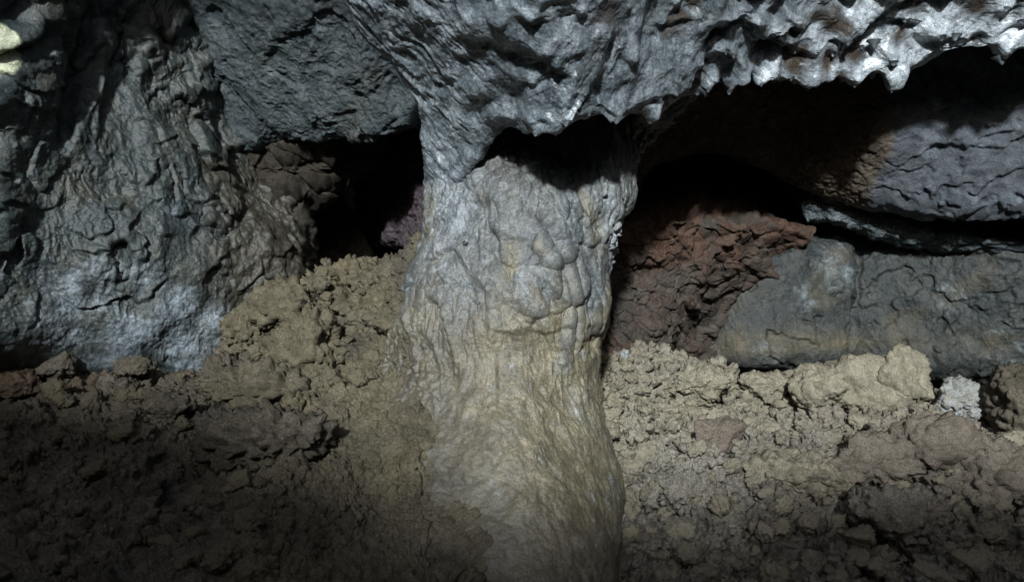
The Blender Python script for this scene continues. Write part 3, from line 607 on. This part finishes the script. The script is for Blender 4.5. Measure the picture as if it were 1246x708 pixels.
# ------------------------------------------------------------------ the cave all round, with an added opening behind the camera, shaped to steer the sunlight
nu, nvv = 220, 120
th = np.linspace(0, 2 * np.pi, nu); ph = np.linspace(-.5 * np.pi, .5 * np.pi, nvv)
T, H = np.meshgrid(th, ph)
sp = np.stack([np.cos(H) * np.cos(T), np.cos(H) * np.sin(T), np.sin(H)], -1).reshape(-1, 3)
shell = sp * np.array([8.5, 9.5, 6.5]) + np.array([0, .5, CZ])
shell = shell.astype(f32)
shell += sp.astype(f32) * (.5 * fbm(shell, .5, 4, 211))[:, None]
shell[:, 2] = np.maximum(shell[:, 2], .12 + .08 * fbm(shell, 1.5, 3, 212))
idx = np.arange(nu * nvv).reshape(nvv, nu)
q = np.stack([idx[:-1, :-1], idx[:-1, 1:], idx[1:, 1:], idx[1:, :-1]], -1).reshape(-1, 4)[:, ::-1]
e1 = Vector((0, 0, 1)).cross(L).normalized(); e2 = L.cross(e1).normalized()
cen = shell[q].mean(1); Lc = np.array(L[:]); E1 = np.array(e1[:]); E2 = np.array(e2[:])
if E2[2] < 0: E1, E2 = -E1, -E2
O0 = np.array([0, 3.6, CZ])
s_ = (cen - O0) @ E1; t_ = (cen - O0) @ E2; front = (cen - O0) @ Lc > 3
if E1[0] < 0: s_ = -s_
def sill(s): return np.interp(s, [-4, -2.2, -1.2, -.5, 0, .6, 1.5, 3, 5], [-.34, -.38, -.54, -.80, -.95, -.80, -.66, -.62, -.60])  # lower edge of the added opening, curved to shade the floor
top_ = 3.2
jag = .12 * fbm(cen.astype(f32), 1.2, 3, 213)
openq = front & (t_ > sill(s_) + jag) & (t_ < top_ + jag) & (s_ > -4.6) & (s_ < 4.8)
raw_mesh('cave_shell', shell, q[~openq], M_shell, None)
tag(bpy.data.objects['cave_shell'], 'dark basalt cave walls and roof around the chamber with an added opening that admits the sun', 'cave', 'structure')

# ------------------------------------------------------------------ lava drips hanging from the ceiling lip
def drip_mesh(seed):
    g = np.random.default_rng(seed); nr, ns = 12, 10; pts = []
    bend = g.normal(size=2) * .12; bulb = g.uniform(.0, .35)
    for i in range(nr):
        t = i / (nr - 1); r = .8 * (1 - t) ** 1.5 + .2 + bulb * .25 * math.exp(-((t - .82) / .14) ** 2)
        if i == nr - 1: r = .03
        elif i == nr - 2: r *= .72
        for j in range(ns):
            a = 2 * math.pi * j / ns; rr = r * (1 + .14 * math.sin(3 * a + seed + 4 * t))
            pts.append((rr * math.cos(a) + bend[0] * t * t, rr * math.sin(a) + bend[1] * t * t, .35 - 1.35 * t))
    q = [(i * ns + j, i * ns + (j + 1) % ns, (i + 1) * ns + (j + 1) % ns, (i + 1) * ns + j) for i in range(nr - 1) for j in range(ns)]
    return np.array(pts, f32), np.array(q, np.int32)[:, ::-1]
variants = []
for k in range(7):
    o = raw_mesh('stalactite', *drip_mesh(k), M_glaze, {'crust': np.full(120, .0, f32)}); variants.append(o.data); bpy.data.objects.remove(o)
px, py = pix(CE.p)
nrm = CE.normals()
cand = np.where((CE.V > 1.5) & ((CE.V < 2.5) | ((CE.V < 4.6) & (CE.U > 8) & (rng.random(len(CE.V)) < .25))) & (px > 560) & (px < 1300) & (py > -20))[0]
G = CE.p[:, 2].reshape(CE.shape)
low = np.zeros(CE.shape, bool)
R = 5
c = G[R:-R, R:-R]; m = np.ones_like(c, bool)
for di, dj in ((R,0),(-R,0),(0,R),(0,-R),(3,3),(-3,3),(3,-3),(-3,-3),(2,0),(-2,0),(0,2),(0,-2)):
    m &= c <= G[R + di:G.shape[0] - R + di, R + dj:G.shape[1] - R + dj] + .0015
low[R:-R, R:-R] = m
cand = np.intersect1d(cand, np.where(low.ravel())[0])
rng.shuffle(cand); chosen = []
for i in cand:
    if all(np.linalg.norm(CE.p[i] - CE.p[j]) > .05 for j in chosen): chosen.append(i)
    if len(chosen) >= 90: break
for i in chosen:
    o = bpy.data.objects.new('stalactite', variants[rng.integers(7)]); COL.objects.link(o); o.parent = ceil
    s = rng.uniform(.008, .024) * (1.25 if CE.U[i] > 9.5 else 1)
    o.location = CE.p[i] + np.array([0, .004, .006]); o.scale = (s * rng.uniform(.9, 1.5), s * rng.uniform(.9, 1.4), s * rng.uniform(.45, 1.25))
    o.rotation_euler = (rng.normal() * .1, rng.normal() * .1, rng.uniform(0, 6.28))

# ------------------------------------------------------------------ boulders one can point at
def boulder(S, name, px, py, r, mat, seed, label, cat='boulder', rough=.3, lumpy=.2, sq=(1, 1, 1), sink=.35, masks=None, group=None, sub=5, rot=0):
    c = S.at(px, py + 4); o = lump(name, (float(c[0]), float(c[1]) + r * .15, float(c[2]) + r * sq[2] * (1 - sink) * .6), r, mat, seed, sub, rough, lumpy, sq, 1.6, rot, masks)
    return tag(o, label, cat, group=group)
nv5 = len(ico(5)[0])
dusty = {'dust': np.full(nv5, .85, f32)}
boulder(RG, 'pale_boulder', 1056, 478, .19, M_rubble, 401, 'largest pale tan boulder on the rubble crest before the back wall', lumpy=.12, rough=.22, sq=(1.25, .9, .85), masks=dusty, sink=.1)
boulder(RG, 'pale_boulder', 1098, 476, .15, M_rubble, 402, 'pale tan boulder leaning on the largest one on the rubble crest', lumpy=.12, rough=.25, sq=(1.0, .9, 1.05), masks=dusty, sink=.05)
boulder(RG, 'pale_boulder', 1002, 476, .12, M_rubble, 403, 'small pale peaked boulder on the rubble crest below the wall crack', lumpy=.2, sq=(1.1, .9, 1.0), masks=dusty, sink=.05)
boulder(RG, 'crusted_boulder', 1172, 494, .13, M_rubble, 404, 'boulder with whitish mineral crust on the rubble crest', lumpy=.25, sq=(1.1, .9, .75), masks={'crust': np.full(nv5, .5, f32), 'dust': np.full(nv5, .3, f32)}, sink=.1)
boulder(RG, 'brown_boulder', 1245, 512, .15, M_soil, 405, 'brown boulder standing at the rubble crest past the crusted one', lumpy=.2, sq=(.8, .9, 1.35), sink=.1)
boulder(RG, 'brown_boulder', 878, 526, .10, M_rubble, 406, 'reddish brown lone block set in the pale rubble slope', lumpy=.1, sq=(1.15, .8, .8), masks={'rust': np.full(nv5, .8, f32)}, sink=.3)
boulder(RG, 'rubble_block', 940, 470, .11, M_rubble, 407, 'flat-topped pale block on the rubble crest before the tan banded wall', lumpy=.2, sq=(1.5, .9, .7), masks=dusty, sink=.1)
boulder(RG, 'rubble_block', 850, 466, .11, M_rubble, 408, 'knobbly pale block on the rubble crest beside the red wall', lumpy=.25, sq=(1.3, .9, .8), masks=dusty, sink=.2)
brn = {'rust': np.full(nv5, .55, f32), 'dust': np.full(nv5, .3, f32)}
boulder(RG, 'fused_block', 1150, 545, .20, M_rubble, 441, 'largest reddish brown fused block sunk in the rubble below the crusted boulder', lumpy=.2, rough=.35, sq=(1.3, .9, .7), masks=brn, sink=.75)
boulder(RG, 'fused_block', 1066, 562, .15, M_rubble, 442, 'brown fused block in the rubble next to a white crust patch', lumpy=.22, rough=.35, sq=(1.2, .9, .75), masks=brn, sink=.7)
boulder(RG, 'fused_block', 1222, 585, .17, M_rubble, 443, 'brown fused block in the rubble below the brown crest boulder', lumpy=.22, rough=.35, sq=(1.1, .9, .8), masks=brn, sink=.7)
boulder(RG, 'fused_block', 965, 572, .13, M_rubble, 444, 'low tan fused block below the lone reddish block', lumpy=.25, rough=.35, sq=(1.6, .9, .6), masks=dusty, sink=.6)
boulder(RG, 'fused_block', 1105, 628, .15, M_rubble, 445, 'knobbly fused block in the shaded foot of the rubble', lumpy=.28, rough=.35, sq=(1.3, .9, .8), sink=.6)
boulder(RG, 'fused_block', 830, 600, .11, M_rubble, 446, 'knobbly fused block close to the pillar foot in the rubble', lumpy=.3, rough=.35, sq=(1.2, .9, .8), sink=.6)
boulder(LG, 'clinker_boulder', 345, 388, .15, M_soil, 421, 'knobbly tan clinker boulder perched highest on the soil slope', lumpy=.36, rough=.4, sq=(1.15, .9, .9), masks=dusty, sink=.2)
boulder(LG, 'clinker_boulder', 372, 440, .15, M_soil, 422, 'tan clinker boulder below the perched one with a dark shaded flank', lumpy=.36, rough=.4, sq=(1.0, .9, 1.15), masks=dusty, sink=.25)
boulder(LG, 'clinker_boulder', 312, 478, .15, M_soil, 423, 'wide low clinker boulder at the foot of the soil slope', lumpy=.36, rough=.4, sq=(1.6, .9, .7), masks={'dust': np.full(nv5, .5, f32)}, sink=.25)
boulder(LG, 'clinker_boulder', 300, 410, .10, M_soil, 424, 'small rounded clinker lump between the wall and the perched boulder', lumpy=.36, rough=.4, sq=(1, .9, 1.1), masks=dusty, sink=.3)
boulder(LG, 'clinker_boulder', 275, 468, .10, M_soil, 425, 'small clinker lump where the soil slope meets the white crusted wall', lumpy=.36, rough=.4, sq=(1.1, .9, .9), sink=.3)
boulder(LG, 'clinker_boulder', 320, 545, .16, M_soil, 426, 'dark craggy clinker block in the shade below the soil slope', lumpy=.36, rough=.4, sq=(1.3, .9, .8), sink=.35)
boulder(LG, 'floor_stone', 64, 448, .075, M_soil, 427, 'brown stone at the foot of the crusted wall', 'stone', lumpy=.15, sq=(1.1, .9, 1), sink=.0)
boulder(LG, 'floor_stone', 160, 446, .065, M_soil, 428, 'small flat brown stone under the white crust of the wall', 'stone', lumpy=.15, sq=(1.3, .9, .8), sink=.0)
boulder(LG, 'floor_stone', 205, 500, .085, M_soil, 429, 'grey brown stone sitting in a dark hollow of the soil floor', 'stone', lumpy=.2, sq=(1.1, .9, .9), sink=.2)
boulder(LG, 'floor_stone', 20, 470, .09, M_soil, 430, 'reddish stone bedded in the soil beside the wall foot', 'stone', lumpy=.2, sq=(1.4, .9, .7), masks={'rust': np.full(nv5, .8, f32)}, sink=.3)

# ------------------------------------------------------------------ loose clinker stones, copied one by one
def stone_set(mat, n, seed0, masks):
    r = []
    for k in range(n):
        v = len(ico(4)[0]); o = raw_mesh('clinker', *stone_pts(1.0, seed0 + k, 4, .3, .34, (1.15, 1, .85), 1.7), mat, {kk: np.full(v, vv, f32) for kk, vv in masks[k % len(masks)].items()})
        r.append(o.data); bpy.data.objects.remove(o)
    return r
def scatter(S, meshes, n, test, rmin, rmax, name, label, group, cat='stone', gap=.8, minlook=0):
    px, py = pix(S.p); x = np.where(test(px, py) & (px > -15) & (px < 1260) & (py < 720))[0]
    wgt = 1 / np.maximum(S.p[x, 1], 1) ** 0; x = rng.permutation(x)
    done = []
    nr = S.normals()
    for i in x:
        r = rmin + (rmax - rmin) * rng.random() ** 2.2
        p = S.p[i]
        if any((p[0] - a[0]) ** 2 + (p[1] - a[1]) ** 2 + (p[2] - a[2]) ** 2 < (gap * (r + a[3])) ** 2 for a in done): continue
        done.append((p[0], p[1], p[2], r))
        o = bpy.data.objects.new(name, meshes[rng.integers(len(meshes))]); COL.objects.link(o)
        o.location = (float(p[0]), float(p[1]), float(p[2]) + r * .25); k = rng.uniform(.8, 1.2, 3) * r
        o.scale = k; o.rotation_euler = rng.uniform(-.5, .5), rng.uniform(-.5, .5), rng.uniform(0, 6.28)
        tag(o, label, cat, group=group)
        if len(done) >= n: break
pale = stone_set(M_rubble_s, 9, 500, [{'dust': .9}, {'dust': .7}, {'dust': .7, 'rust': .1}, {'dust': .8}])
brown = stone_set(M_soil_s, 6, 540, [{'dust': .95}, {'dust': .85}, {'dust': .7}])
dark_test = lambda px, py: py > 585 + .06 * (px - 900)
scatter(RG, pale, 230, lambda px, py: (px > 735) & (py > 440) & ~dark_test(px, py), .014, .060, 'clinker_stone',
        'pale knobbly clinker stone lying in the sunlit rubble bank', 'pale clinker stones on the rubble bank')
scatter(RG, pale, 190, lambda px, py: (px > 750) & dark_test(px, py), .016, .055, 'shaded_clinker_stone',
        'grey knobbly clinker stone lying in the shaded lower rubble', 'grey clinker stones in the lower rubble')
scatter(LG, brown, 95, lambda px, py: (px > 262) & (px < 480) & (py < 470) & (py > 330) & (px + .9 * py < 880), .016, .060, 'slope_stone',
        'tan clinker lump stuck in the soil slope beside the pillar', 'clinker lumps on the soil slope')
scatter(LG, brown, 70, lambda px, py: (px < 330) & (py > 455), .018, .05, 'soil_stone',
        'small brown clod lying on the dim soil floor', 'clods on the soil floor')
